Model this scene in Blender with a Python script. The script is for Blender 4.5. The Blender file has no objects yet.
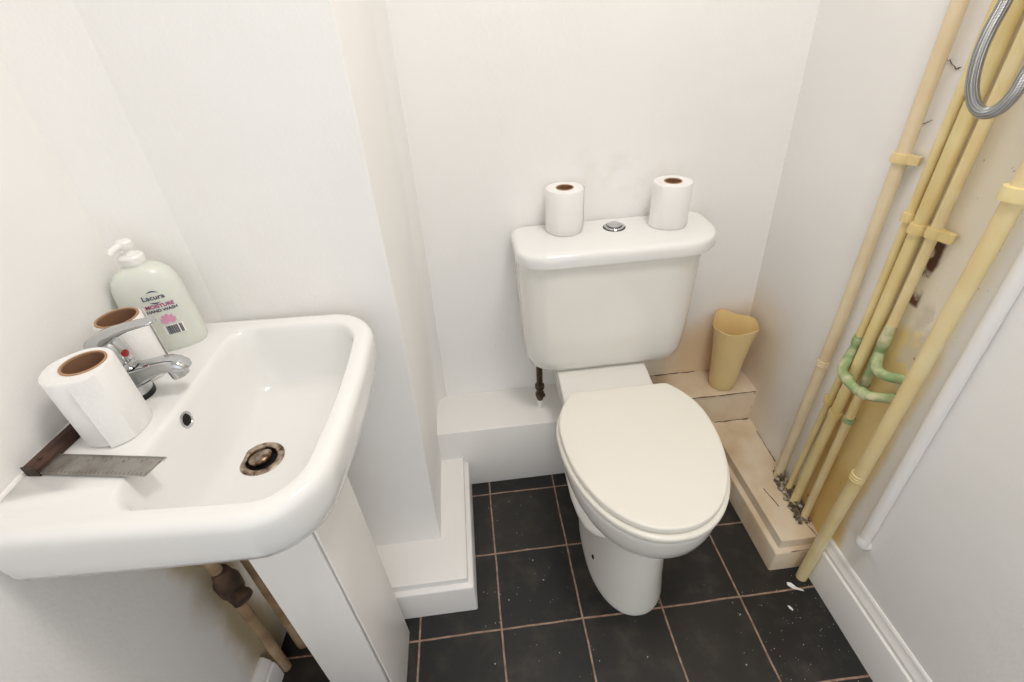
import bpy, bmesh, math, random
from mathutils import Vector, Matrix
random.seed(7)
S = bpy.context.scene
COL = S.collection
PI = math.pi
ROOT = {}

# ------------------------------------------------------------------ materials
def mat(name, color, rough=0.5, metal=0.0, spec=0.5, bump=0.0, bscale=60.0, color2=None, cscale=6.0, lo=0.4, hi=0.7,
        coat=0.0, trans=0.0, sss=0.0, ior=1.45, alpha=1.0, emission=None):
    m = bpy.data.materials.new(name); m.use_nodes = True
    nt = m.node_tree; b = nt.nodes['Principled BSDF']
    b.inputs['Base Color'].default_value = (*color, 1)
    b.inputs['Roughness'].default_value = rough
    b.inputs['Metallic'].default_value = metal
    b.inputs['IOR'].default_value = ior
    b.inputs['Specular IOR Level'].default_value = spec
    b.inputs['Coat Weight'].default_value = coat
    b.inputs['Transmission Weight'].default_value = trans
    b.inputs['Subsurface Weight'].default_value = sss
    if sss: b.inputs['Subsurface Radius'].default_value = (0.02, 0.012, 0.006)
    tc = nt.nodes.new('ShaderNodeTexCoord')
    if color2 is not None:
        n = nt.nodes.new('ShaderNodeTexNoise'); n.inputs['Scale'].default_value = cscale; n.inputs['Detail'].default_value = 6
        r = nt.nodes.new('ShaderNodeMapRange'); r.inputs[1].default_value = lo; r.inputs[2].default_value = hi
        mx = nt.nodes.new('ShaderNodeMix'); mx.data_type = 'RGBA'
        mx.inputs[6].default_value = (*color, 1); mx.inputs[7].default_value = (*color2, 1)
        nt.links.new(tc.outputs['Object'], n.inputs['Vector']); nt.links.new(n.outputs['Fac'], r.inputs[0])
        nt.links.new(r.outputs[0], mx.inputs[0]); nt.links.new(mx.outputs[2], b.inputs['Base Color'])
    if bump:
        n2 = nt.nodes.new('ShaderNodeTexNoise'); n2.inputs['Scale'].default_value = bscale; n2.inputs['Detail'].default_value = 5
        bp = nt.nodes.new('ShaderNodeBump'); bp.inputs['Strength'].default_value = bump; bp.inputs['Distance'].default_value = 0.004
        nt.links.new(tc.outputs['Object'], n2.inputs['Vector']); nt.links.new(n2.outputs['Fac'], bp.inputs['Height'])
        nt.links.new(bp.outputs['Normal'], b.inputs['Normal'])
    return m

class G:
    """small node-graph helper"""
    def __init__(s, m): s.nt = m.node_tree; s.b = s.nt.nodes['Principled BSDF']
    def n(s, t, **kw):
        x = s.nt.nodes.new(t)
        for k, v in kw.items(): setattr(x, k, v)
        return x
    def l(s, a, b): s.nt.links.new(a, b)
    def math(s, op, a, b=None, c=None, clamp=False):
        x = s.n('ShaderNodeMath', operation=op, use_clamp=clamp)
        for i, v in enumerate((a, b, c)):
            if v is None: continue
            if isinstance(v, (int, float)): x.inputs[i].default_value = v
            else: s.l(v, x.inputs[i])
        return x.outputs[0]
    def ramp(s, v, a, b, c=0.0, d=1.0):
        r = s.n('ShaderNodeMapRange', interpolation_type='SMOOTHSTEP'); s.l(v, r.inputs[0])
        r.inputs[1].default_value = a; r.inputs[2].default_value = b; r.inputs[3].default_value = c; r.inputs[4].default_value = d
        return r.outputs[0]
    def noise(s, vec, scale, detail=5, rough=0.55):
        x = s.n('ShaderNodeTexNoise'); x.inputs['Scale'].default_value = scale; x.inputs['Detail'].default_value = detail
        x.inputs['Roughness'].default_value = rough; s.l(vec, x.inputs['Vector']); return x.outputs['Fac']
    def mix(s, f, a, b):
        x = s.n('ShaderNodeMix', data_type='RGBA')
        if isinstance(f, (int, float)): x.inputs[0].default_value = f
        else: s.l(f, x.inputs[0])
        for i, v in ((6, a), (7, b)):
            if isinstance(v, tuple): x.inputs[i].default_value = (*v, 1)
            else: s.l(v, x.inputs[i])
        return x.outputs[2]

WHITE = (0.80, 0.785, 0.765)
def plaster(name, extra=None):
    m = mat(name, WHITE, rough=0.42, spec=0.35)
    g = G(m); tc = g.n('ShaderNodeTexCoord').outputs['Object']
    n1 = g.noise(tc, 2.3, 4); n2 = g.noise(tc, 14, 6); n3 = g.noise(tc, 180, 3)
    c = g.mix(g.ramp(n1, .35, .7), (0.87, 0.86, 0.845), (0.85, 0.835, 0.815))
    if extra: c = extra(g, tc, c, n2)
    g.l(c, g.b.inputs['Base Color'])
    h = g.math('ADD', g.math('MULTIPLY', n2, 0.7), g.math('MULTIPLY', n3, 0.12))
    h = g.math('ADD', h, g.math('MULTIPLY', n1, 1.5))
    bp = g.n('ShaderNodeBump'); bp.inputs['Strength'].default_value = 0.35; bp.inputs['Distance'].default_value = 0.006
    g.l(h, bp.inputs['Height']); g.l(bp.outputs['Normal'], g.b.inputs['Normal'])
    return m

def box_mask(g, tc, noisev, xr, yr, zr, soft, wob):
    """soft stain mask: product of soft-edged ranges with a noisy border"""
    sp = g.n('ShaderNodeSeparateXYZ'); g.l(tc, sp.inputs[0])
    w = g.math('MULTIPLY', g.math('SUBTRACT', noisev, 0.5), wob)
    f = None
    for ax, rg in ((0, xr), (1, yr), (2, zr)):
        if rg is None: continue
        v = g.math('ADD', sp.outputs[ax], w)
        a = g.math('MULTIPLY', g.ramp(v, rg[0]-soft, rg[0]+soft), g.ramp(v, rg[1]-soft, rg[1]+soft, 1, 0))
        f = a if f is None else g.math('MULTIPLY', f, a)
    return f

def stain_tint_right(g, tc, c, n2):
    big = g.noise(tc, 5, 5)
    f = box_mask(g, tc, big, None, (-.385, -.20), (-.1, 1.6), .012, .03)
    c = g.mix(g.math('MULTIPLY', f, 0.85), c, (0.78, 0.71, 0.56))
    f2 = box_mask(g, tc, big, None, (-.378, -.225), (-.1, .72), .015, .07)
    c = g.mix(g.math('MULTIPLY', f2, 0.9), c, (0.78, 0.59, 0.25))
    f3 = box_mask(g, tc, big, None, (-.37, -.26), (.09, .33), .03, .12)
    c = g.mix(g.math('MULTIPLY', f3, 0.7), c, (0.66, 0.45, 0.15))
    # grey plaster bared where paint flaked off
    fl = g.math('MULTIPLY', box_mask(g, tc, n2, None, (-.365, -.30), (.60, .78), .01, .06), g.ramp(n2, .47, .53))
    c = g.mix(g.math('MULTIPLY', fl, .8), c, (0.62, 0.55, 0.44))
    # rust streak under the thin pipe's clip
    fr = g.math('MULTIPLY', box_mask(g, tc, n2, None, (-.292, -.268), (.76, .885), .004, .02), g.ramp(n2, .42, .52))
    c = g.mix(g.math('MULTIPLY', fr, .95), c, (0.10, 0.025, 0.012))
    spx = g.noise(tc, 55, 2)
    sp = g.math('MULTIPLY', g.math('MULTIPLY', f, g.ramp(spx, .70, .74)), .7)
    c = g.mix(sp, c, (0.30, 0.13, 0.05))
    # soft-edged yellow-tan tint behind the cup in the corner
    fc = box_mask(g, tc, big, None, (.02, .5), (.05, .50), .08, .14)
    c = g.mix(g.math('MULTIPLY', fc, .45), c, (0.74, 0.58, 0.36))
    return c
def stain_tint_back(g, tc, c, n2):
    big = g.noise(tc, 5, 5)
    f = box_mask(g, tc, big, (.80, 1.3), None, (.1, .42), .07, .14)  # yellow-brown tint low in the right-hand corner, around the cup
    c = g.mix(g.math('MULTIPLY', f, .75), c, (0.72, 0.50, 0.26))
    f = box_mask(g, tc, big, (.47, .72), None, (.84, .93), .02, .12)
    return g.mix(g.math('MULTIPLY', g.math('MULTIPLY', f, g.ramp(n2, .42, .6)), .13), c, (0.66, 0.52, 0.36))
def stain_left(g, tc, c, n2):
    big = g.noise(tc, 6, 5)
    f = box_mask(g, tc, big, None, (-.46, -.34), (-.1, .70), .03, .12)
    return g.mix(g.math('MULTIPLY', f, .75), c, (0.50, 0.38, 0.16))

M = {}
M['wall'] = plaster('painted plaster')
M['wall_right'] = plaster('painted plaster with ochre stains', stain_tint_right)
M['wall_back'] = plaster('painted plaster with a yellow-brown corner tint', stain_tint_back)
M['wall_left'] = plaster('painted plaster stained under the basin', stain_left)
M['trim'] = mat('white gloss trim paint', (0.84, 0.825, 0.805), rough=0.3, bump=.08, bscale=30)
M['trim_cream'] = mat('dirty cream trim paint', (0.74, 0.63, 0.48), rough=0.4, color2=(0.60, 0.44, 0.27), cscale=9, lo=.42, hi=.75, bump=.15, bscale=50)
M['crack'] = mat('dark open crack', (0.10, 0.055, 0.035), rough=.9)
M['ceramic'] = mat('white glazed ceramic', (0.82, 0.815, 0.80), rough=0.10, coat=.3)
M['ceramic2'] = mat('cream white glazed ceramic', (0.80, 0.785, 0.745), rough=0.12, coat=.3)
M['seat'] = mat('ivory plastic', (0.81, 0.785, 0.715), rough=0.28)
M['chrome'] = mat('chrome', (0.56, 0.57, 0.58), rough=0.09, metal=1)
M['chrome_dirty'] = mat('dirty chrome', (0.50, 0.42, 0.34), rough=0.38, metal=1, color2=(0.13, 0.07, 0.035), cscale=90, lo=.38, hi=.62)
M['black'] = mat('black rubber', (0.015, 0.015, 0.015), rough=.5)
M['dark'] = mat('dark hollow', (0.012, 0.009, 0.007), rough=.9)
M['red'] = mat('red enamel', (0.35, 0.01, 0.015), rough=.3)
M['paper'] = mat('white tissue paper', (0.84, 0.83, 0.815), rough=.95, spec=.1, bump=.25, bscale=240)
M['card'] = mat('brown cardboard', (0.27, 0.145, 0.085), rough=.85, spec=.2)
M['card_edge'] = mat('pale cardboard edge', (0.42, 0.26, 0.15), rough=.85, spec=.2)
M['pvc'] = mat('white laminate panel', (0.82, 0.80, 0.775), rough=.32)
M['yellow_pipe'] = mat('cream yellow gloss paint', (0.79, 0.67, 0.35), rough=.33, color2=(0.71, 0.53, 0.21), cscale=10, bump=.12, bscale=40)
M['peach_pipe'] = mat('dull peach cream gloss paint', (0.77, 0.67, 0.46), rough=.36, color2=(0.70, 0.54, 0.33), cscale=8, bump=.12, bscale=40)
M['pale_pipe'] = mat('pale cream gloss paint', (0.79, 0.67, 0.39), rough=.33, color2=(0.72, 0.55, 0.25), cscale=9, bump=.12, bscale=40)
M['green'] = mat('flaking green verdigris', (0.27, 0.38, 0.17), rough=.7, color2=(0.60, 0.58, 0.36), cscale=38, lo=.43, hi=.64, bump=.4, bscale=90)
M['dirty_pipe'] = mat('grimy cream pipe', (0.46, 0.33, 0.20), rough=.5, color2=(0.20, 0.11, 0.05), cscale=14)
M['grime'] = mat('dark brown grime', (0.05, 0.03, 0.02), rough=.8, color2=(0.14, 0.08, 0.045), cscale=30)
M['brass'] = mat('tarnished brass', (0.10, 0.065, 0.04), rough=.5, metal=.6, color2=(0.03, 0.02, 0.015), cscale=60)
M['wood'] = mat('dark rosewood', (0.075, 0.032, 0.018), rough=.45, color2=(0.035, 0.014, 0.009), cscale=25)
M['steel'] = mat('worn steel', (0.42, 0.40, 0.37), rough=.38, metal=1, color2=(0.26, 0.23, 0.20), cscale=40, lo=.45, hi=.75)
M['ink'] = mat('black engraved ink', (0.03, 0.03, 0.03), rough=.7)
M['bottle'] = mat('milky translucent plastic', (0.79, 0.815, 0.745), rough=.22, sss=.25, trans=.12)
M['pump'] = mat('white pump plastic', (0.84, 0.83, 0.80), rough=.3)
M['navy'] = mat('navy print', (0.025, 0.03, 0.09), rough=.6)
M['magenta'] = mat('magenta print', (0.36, 0.02, 0.17), rough=.6)
M['pink'] = mat('pink print', (0.72, 0.34, 0.50), rough=.6)
M['label_white'] = mat('white print', (0.86, 0.86, 0.86), rough=.6)
M['cup'] = mat('yellowed translucent plastic', (0.95, 0.76, 0.40), rough=.35, sss=.4, trans=.18)
M['rubble'] = mat('grey and white rubble', (0.13, 0.095, 0.065), rough=.9, color2=(0.50, 0.44, 0.36), cscale=55, lo=.48, hi=.62)
M['scrap'] = mat('white paper scrap', (0.86, 0.85, 0.84), rough=.9)
M['fleck'] = mat('white paint fleck', (0.55, 0.53, 0.49), rough=.9)

# braided steel for the hose
def braid():
    m = mat('braided steel', (0.40, 0.41, 0.42), rough=.33, metal=1)
    g = G(m); uv = g.n('ShaderNodeTexCoord').outputs['UV']
    sp = g.n('ShaderNodeSeparateXYZ'); g.l(uv, sp.inputs[0])
    u, v = sp.outputs[0], sp.outputs[1]
    a = g.math('SINE', g.math('MULTIPLY', g.math('ADD', g.math('MULTIPLY', u, 14.0), g.math('MULTIPLY', v, 640.0)), 2*PI*.5))
    b = g.math('SINE', g.math('MULTIPLY', g.math('SUBTRACT', g.math('MULTIPLY', u, 14.0), g.math('MULTIPLY', v, 640.0)), 2*PI*.5))
    h = g.math('MULTIPLY', a, b)
    c = g.mix(g.ramp(h, -.6, .6), (0.27, 0.275, 0.28), (0.52, 0.53, 0.54)); g.l(c, g.b.inputs['Base Color'])
    bp = g.n('ShaderNodeBump'); bp.inputs['Strength'].default_value = .7; bp.inputs['Distance'].default_value = .001
    g.l(h, bp.inputs['Height']); g.l(bp.outputs['Normal'], g.b.inputs['Normal'])
    return m
M['braid'] = braid()

def floor_mat():
    m = mat('charcoal slate-look floor tiles', (0.02, 0.02, 0.02), rough=.4)
    g = G(m); tc = g.n('ShaderNodeTexCoord').outputs['Object']
    warp = g.n('ShaderNodeTexNoise'); warp.inputs['Scale'].default_value = 7; g.l(tc, warp.inputs['Vector'])
    sub = g.n('ShaderNodeVectorMath', operation='SUBTRACT'); g.l(warp.outputs['Color'], sub.inputs[0]); sub.inputs[1].default_value = (.5, .5, .5)
    sc = g.n('ShaderNodeVectorMath', operation='SCALE'); g.l(sub.outputs[0], sc.inputs[0]); sc.inputs['Scale'].default_value = .006
    add = g.n('ShaderNodeVectorMath', operation='ADD'); g.l(tc, add.inputs[0]); g.l(sc.outputs[0], add.inputs[1])
    off = g.n('ShaderNodeVectorMath', operation='ADD'); g.l(add.outputs[0], off.inputs[0]); off.inputs[1].default_value = (4.0, 4.0, 0)
    br = g.n('ShaderNodeTexBrick', offset=0.0, squash=1.0)
    br.inputs['Scale'].default_value = 1; br.inputs['Brick Width'].default_value = .2; br.inputs['Row Height'].default_value = .2
    br.inputs['Mortar Size'].default_value = .0026; br.inputs['Mortar Smooth'].default_value = .35
    br.inputs['Color1'].default_value = (0, 0, 0, 1); br.inputs['Color2'].default_value = (1, 1, 1, 1); br.inputs['Mortar'].default_value = (.5, .5, .5, 1)
    g.l(off.outputs[0], br.inputs['Vector'])
    n1 = g.noise(tc, 13, 7, .65); n2 = g.noise(tc, 40, 4)
    base = g.mix(br.outputs['Color'], (0.011, 0.0108, 0.0108), (0.020, 0.018, 0.0155))
    base = g.mix(g.ramp(n1, .45, .75), base, (0.042, 0.035, 0.028))
    grout = g.mix(g.ramp(n2, .35, .65), (0.24, 0.14, 0.10), (0.40, 0.28, 0.21))
    c = g.mix(br.outputs['Fac'], base, grout)
    g.l(c, g.b.inputs['Base Color'])
    g.l(g.math('ADD', g.math('MULTIPLY', n1, .35), .22), g.b.inputs['Roughness'])
    h = g.math('SUBTRACT', g.math('MULTIPLY', n1, .35), g.math('MULTIPLY', br.outputs['Fac'], .8))
    bp = g.n('ShaderNodeBump'); bp.inputs['Strength'].default_value = .4; bp.inputs['Distance'].default_value = .003
    g.l(h, bp.inputs['Height']); g.l(bp.outputs['Normal'], g.b.inputs['Normal'])
    return m
M['floor'] = floor_mat()

# ------------------------------------------------------------------ building helpers
def thing(name, label, cat, loc, rz=0.0, group=None):
    o = bpy.data.objects.new(name, None); COL.objects.link(o)
    o.location = loc; o.rotation_euler = (0, 0, rz); o.empty_display_size = .02
    ROOT[o] = Matrix.Translation(loc) @ Matrix.Rotation(rz, 4, 'Z')
    o['label'] = label; o['category'] = cat
    if group: o['group'] = group
    return o
def rootmat(o):
    while o.parent: o = o.parent
    return ROOT.get(o)
def obj(name, bm, m, parent=None, smooth=True, local=False, label=None, sharp=35):
    """one mesh object; geometry is given in room coordinates unless local"""
    if parent is not None and not local:
        r = rootmat(parent)
        if r is not None: bm.transform(r.inverted())
    bmesh.ops.recalc_face_normals(bm, faces=bm.faces)
    if smooth:
        lim = math.radians(sharp)
        for f in bm.faces: f.smooth = True
        for e in bm.edges:
            if len(e.link_faces) == 2 and e.calc_face_angle(0) > lim: e.smooth = False
    me = bpy.data.meshes.new(name); bm.to_mesh(me); bm.free()
    me.materials.append(m)
    o = bpy.data.objects.new(name, me); COL.objects.link(o)
    if parent is not None: o.parent = parent
    if label: o['label'] = label
    return o
def struct(name, bm, m, parent=None, **kw):
    o = obj(name, bm, m, parent, **kw); o['kind'] = 'structure'; return o
def tag(o, label, cat, group=None, kind=None):
    o['label'] = label; o['category'] = cat
    if group: o['group'] = group
    if kind: o['kind'] = kind
    return o
def box(bm, x0, x1, y0, y1, z0, z1, bev=0.0, seg=2):
    r = bmesh.ops.create_cube(bm, size=1.0); vs = r['verts']
    for v in vs:
        v.co = Vector((x0+(v.co.x+.5)*(x1-x0), y0+(v.co.y+.5)*(y1-y0), z0+(v.co.z+.5)*(z1-z0)))
    if bev:
        es = list({e for v in vs for e in v.link_edges})
        bmesh.ops.bevel(bm, geom=es, offset=bev, segments=seg, profile=.5, affect='EDGES')
    return bm
def loft(bm, loops, cap0=True, cap1=True, closed=True):
    L = [[bm.verts.new(p) for p in lp] for lp in loops]
    n = len(L[0])
    for a, b in zip(L, L[1:]):
        for i in range(n if closed else n-1):
            j = (i+1) % n
            try: bm.faces.new((a[i], a[j], b[j], b[i]))
            except ValueError: pass
    if cap0: bm.faces.new(L[0])
    if cap1: bm.faces.new(L[-1])
    return L
def ring(c, ax, r, n=24, ref=None, rx=None):
    ax = Vector(ax).normalized()
    a = ax.orthogonal().normalized() if ref is None else (Vector(ref) - ax*Vector(ref).dot(ax)).normalized()
    b = ax.cross(a)
    r2 = r if rx is None else rx
    return [Vector(c) + a*math.cos(2*PI*i/n)*r + b*math.sin(2*PI*i/n)*r2 for i in range(n)]
def lathe(bm, prof, c=(0, 0, 0), ax=(0, 0, 1), n=32, cap0=True, cap1=True):
    """prof: list of (radius, height along ax)"""
    ax = Vector(ax).normalized(); c = Vector(c)
    return loft(bm, [ring(c+ax*h, ax, max(r, 1e-5), n) for r, h in prof], cap0, cap1)
def catmull(pts, k=8):
    P = [Vector(p) for p in pts]; P = [P[0]*2-P[1]] + P + [P[-1]*2-P[-2]]
    out = []
    for i in range(1, len(P)-2):
        for s in range(k):
            t = s/k
            out.append(.5*((2*P[i])+(P[i+1]-P[i-1])*t+(2*P[i-1]-5*P[i]+4*P[i+1]-P[i+2])*t*t+(3*P[i]-P[i-1]-3*P[i+1]+P[i+2])*t**3))
    out.append(P[-2]); return out
def tube(bm, pts, r, n=20, caps=True, uv=False):
    pts = [Vector(p) for p in pts]
    rs = r if isinstance(r, (list, tuple)) else [r]*len(pts)
    t0 = (pts[1]-pts[0]).normalized(); a = t0.orthogonal().normalized()
    loops = []; lens = [0]
    for i, p in enumerate(pts):
        t = (pts[min(i+1, len(pts)-1)]-pts[max(i-1, 0)]).normalized()
        a = (a - t*a.dot(t)).normalized(); b = t.cross(a)
        loops.append([p + (a*math.cos(2*PI*k/n) + b*math.sin(2*PI*k/n))*rs[i] for k in range(n)])
        if i: lens.append(lens[-1]+(p-pts[i-1]).length)
    L = loft(bm, loops, caps, caps)
    if uv:
        ul = bm.loops.layers.uv.new('UVMap'); idx = {}
        for i, lp in enumerate(L):
            for k, v in enumerate(lp): idx[v] = (k/n, lens[i])
        for f in bm.faces:
            ks = [idx[l.vert][0] for l in f.loops]
            for l in f.loops:
                u, v = idx[l.vert]
                if max(ks)-min(ks) > .5 and u < .5: u += 1
                l[ul].uv = (u, v)
    return L
def rr(x0, x1, y0, y1, rads, z, nc=8, ns=8, bow=0.0):
    """rounded rectangle loop; rads for corners (x0y0, x1y0, x1y1, x0y1); bow pushes the x1 side outwards"""
    if isinstance(rads, (int, float)): rads = [rads]*4
    cs = [(x0, y0, 1, 1, PI), (x1, y0, -1, 1, 1.5*PI), (x1, y1, -1, -1, 0), (x0, y1, 1, -1, .5*PI)]
    pts = []
    for i, (cx, cy, sx, sy, a0) in enumerate(cs):
        r = rads[i]; ox, oy = cx+sx*r, cy+sy*r
        for k in range(nc+1):
            a = a0+.5*PI*k/nc
            pts.append((ox+r*math.cos(a), oy+r*math.sin(a)))
        nx, ny, nsx, nsy, _ = cs[(i+1) % 4]; r2 = rads[(i+1) % 4]
        e = pts[-1]; nxt = [(x0+r2 if False else 0, 0)]
        if i == 0: tgt = (x1-r2, y0)
        elif i == 1: tgt = (x1, y1-r2)
        elif i == 2: tgt = (x0+r2, y1)
        else: tgt = (x0, y0+r2)
        for k in range(1, ns):
            t = k/ns; pts.append((e[0]+(tgt[0]-e[0])*t, e[1]+(tgt[1]-e[1])*t))
    if bow:
        ym, h = (y0+y1)/2, (y1-y0)/2
        out = []
        for x, y in pts:
            w = max(0, min(1, (x-x0)/(x1-x0)))**3
            out.append((x - bow*w*((y-ym)/h)**2, y))
        pts = out
    return [Vector((x, y, z)) for x, y in pts]

# ------------------------------------------------------------------ the room
YF = -1.75           # wall behind the camera
H = 2.35
YB = .21             # back wall
YP = -.2             # face of the pillar
def xwr(y, z):       # right wall: a little out of square near the corner
    s = min(max((y+.40)/.5, 0), 1); return 1.012 + s*(.038-.041*(min(z, 1.3)-.2))
def xwl(y): return -.345 + .058*(y+.555)

bm = bmesh.new(); box(bm, -.75, 1.30, YF-.6, .45, -.06, 0); struct('floor', bm, M['floor'])
bm = bmesh.new(); box(bm, -.75, 1.30, YF-.1, .45, H, H+.05); struct('ceiling', bm, M['wall'])
# right wall as a thick grid
bm = bmesh.new()
ys = [YF+.0, -1.2, -.8, -.6, -.5, -.42, -.36, -.30, -.24, -.18, -.12, -.06, 0, .06, .12, YB, .30]
zs = [-.03, .1, .2, .4, .6, .8, 1.0, 1.2, 1.3, 1.6, H+.02]
loops = []
for z in zs: loops.append([Vector((xwr(y, z), y, z)) for y in ys] + [Vector((1.25, ys[-1], z)), Vector((1.25, ys[0], z))])
loft(bm, loops); struct('wall_right', bm, M['wall_right'], sharp=40)
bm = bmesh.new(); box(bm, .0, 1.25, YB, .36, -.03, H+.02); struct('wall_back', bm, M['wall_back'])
# pillar (boxed-in corner) with a leaning right-hand arris
bm = bmesh.new()
loops = []
for z, xe, YP_ in ((-.03, .064, -.216), (.25, .069, -.214), (.8, .079, -.188), (1.3, .081, -.188), (H+.02, .081, -.188)):
    e = .006
    loops.append([Vector(p) for p in ((-.6, YP_, z), (xe-e, YP_, z), (xe-e*.3, YP_+e*.12, z), (xe-.001, YP_+e*.6, z), (xe, YP_+e*1.2, z),
                  (xe-.002, YB-.04, z), (xe+.006, YB-.012, z), (xe+.03, YB+.003, z), (xe+.03, .30, z), (-.6, .30, z))])
loft(bm, loops); struct('pillar', bm, M['wall'], sharp=60)
# left wall with a plaster fillet where it meets the pillar
bm = bmesh.new(); loops = []
for z in (-.03, .82, 1.3, H+.02):
    k = 0 if z < .5 else 1
    w = .02+.08*k*1.0
    pts = [(xwl(YF), YF), (xwl(-1.0), -1.0), (xwl(-.555), -.555), (xwl(-.33), -.33), (xwl(-.26), -.26)]
    yp = YP+.0125*k; a = Vector((xwl(yp-.035*k), yp-.035*k)); b = Vector((xwl(yp)+w, yp+.001))
    for t in (0, .08, .3, .5, .7, .92, 1): pts.append(tuple(a.lerp(b, t) + Vector((-.004, .004))*math.sin(PI*t)*k))
    pts += [(b.x, YP+.04), (-.6, YP+.04), (-.6, YF)]
    loops.append([Vector((x, y, z)) for x, y in pts])
loft(bm, loops); struct('wall_left', bm, M['wall_left'], sharp=28)
# wall behind the camera with an open doorway
bm = bmesh.new()
box(bm, -.6, -.25, YF-.1, YF, -.03, H+.02); box(bm, .80, 1.25, YF-.1, YF, -.03, H+.02); box(bm, -.25, .80, YF-.1, YF, 2.1, H+.02)
struct('wall_front', bm, M['wall'])

# boxed skirting round the pillar: L-shaped, stepped profile
def lprof(inset, z0, z1, bm):
    xo, yo = .144-inset, -.344+inset
    pl = [(-.31, yo), (xo, yo), (xo, YB-.01), (.04, YB-.01), (.04, YP+.02), (-.31, YP+.02)]
    loft(bm, [[Vector((x, y, z0)) for x, y in pl], [Vector((x, y, z1)) for x, y in pl]])
bm = bmesh.new()
def Lloop(inset, z):
    xo, yo = .144-inset, -.344+inset
    return [Vector(p) for p in ((-.305, yo, z), (xo-.004, yo, z), (xo-.0012, yo+.0012, z), (xo, yo+.004, z), (xo, .2, z), (.05, .2, z), (.05, YP+.01, z), (-.305, YP+.01, z))]
loft(bm, [Lloop(i, z) for i, z in ((0, 0), (0, .100), (.0008, .1035), (.003, .105), (.0105, .106), (.013, .108), (.013, .123), (.0138, .126), (.016, .127))])
struct('trim_1', bm, M['trim'], sharp=50)
# ledge at the back, left of the toilet
bm = bmesh.new(); box(bm, .05, .60, .045, YB+.01, 0, .235, .004); struct('trim_2', bm, M['trim'])
# ledge at the back, right of the toilet
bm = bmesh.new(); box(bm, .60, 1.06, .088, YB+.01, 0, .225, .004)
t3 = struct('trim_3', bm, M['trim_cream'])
def crack(path, w, parent, r=None):
    bm = bmesh.new(); P = []
    for a, b in zip(path, path[1:]):
        a, b = Vector(a), Vector(b); n = max(3, int((b-a).length/.012))
        for i in range(n): P.append(a.lerp(b, i/n) + Vector((random.uniform(-1, 1), random.uniform(-1, 1), random.uniform(-1, 1)))*w*.7)
    P.append(Vector(path[-1]))
    tube(bm, P, [w*random.uniform(.3, 1) for _ in P], 6); return obj('crack', bm, M['crack'], parent, label='dark crack along the painted joint')
crack([(.80, .087, .2245), (1.044, .087, .2245)], .0016, t3)
crack([(.70, YB, .226), (.90, YB, .226)], .0022, t3)
crack([(1.043, .0885, .222), (1.043, .0885, .11)], .0013, t3)
# boxing along the right wall, stepped like the one on the left
bm = bmesh.new()
def Rloop(i, z):
    xo, yo = .905+i, -.345+i
    return [Vector(p) for p in ((1.02, yo, z), (xo+.004, yo, z), (xo+.0012, yo+.0012, z), (xo, yo+.004, z), (xo, .10, z), (1.07, .10, z), (1.07, -.2, z))]
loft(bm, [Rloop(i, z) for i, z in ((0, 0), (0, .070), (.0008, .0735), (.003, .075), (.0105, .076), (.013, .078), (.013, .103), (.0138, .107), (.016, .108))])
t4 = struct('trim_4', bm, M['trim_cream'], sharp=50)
crack([(.935, .0865, .1085), (1.045, .0865, .1085)], .0018, t4)
crack([(1.044, .03, .1085), (1.036, -.09, .1085)], .0014, t4)
crack([(.955, -.175, .1085), (.965, -.235, .1085)], .0017, t4)
crack([(1.002, -.285, .1085), (1.012, -.33, .1085)], .0017, t4)
crack([(.945, -.3445, .0765), (1.012, -.3445, .0765)], .001, t4)

wr = bpy.data.objects['wall_right']
crack([(1.0108, -.1527, 1.137), (1.0107, -.1587, 1.1404), (1.0109, -.1771, 1.1297), (1.0109, -.185, 1.1333)], .0011, wr)
crack([(1.0127, -.1511, 1.0418), (1.0125, -.1639, 1.0507), (1.0124, -.1708, 1.0536)], .0012, wr)
crack([(1.0127, -.1511, 1.0418), (1.0129, -.1545, 1.018)], .0009, wr)
def skirting(bm, prof, path):
    """prof: (distance from wall, z); path: list of (x,y,nx,ny) wall points with normals"""
    loops = []
    for x, y, nx, ny in path:
        loops.append([Vector((x+nx*d, y+ny*d, z)) for d, z in prof])
    loft(bm, loops)
P_R = [(-.01, 0), (.018, 0), (.018, .108), (.0165, .112), (.012, .114), (.0115, .120), (.0125, .124), (.010, .130), (.006, .138), (.0055, .146), (.003, .150), (-.01, .150)]
bm = bmesh.new(); skirting(bm, P_R, [(1.012, -.352, -1, 0), (1.012, -1.74, -1, 0)]); struct('baseboard_right', bm, M['trim'], sharp=25)
bm = bmesh.new()
k = .058
P_L = [(-.01, 0), (.026, 0), (.026, .055), (.024, .062), (.019, .064), (.0185, .074), (.015, .079), (.010, .087), (.006, .091), (-.01, .091)]
skirting(bm, P_L, [(xwl(-.4305), -.4305, 1, -k), (xwl(-1.74), -1.74, 1, -k)]); struct('baseboard_left', bm, M['trim'], sharp=25)

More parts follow.
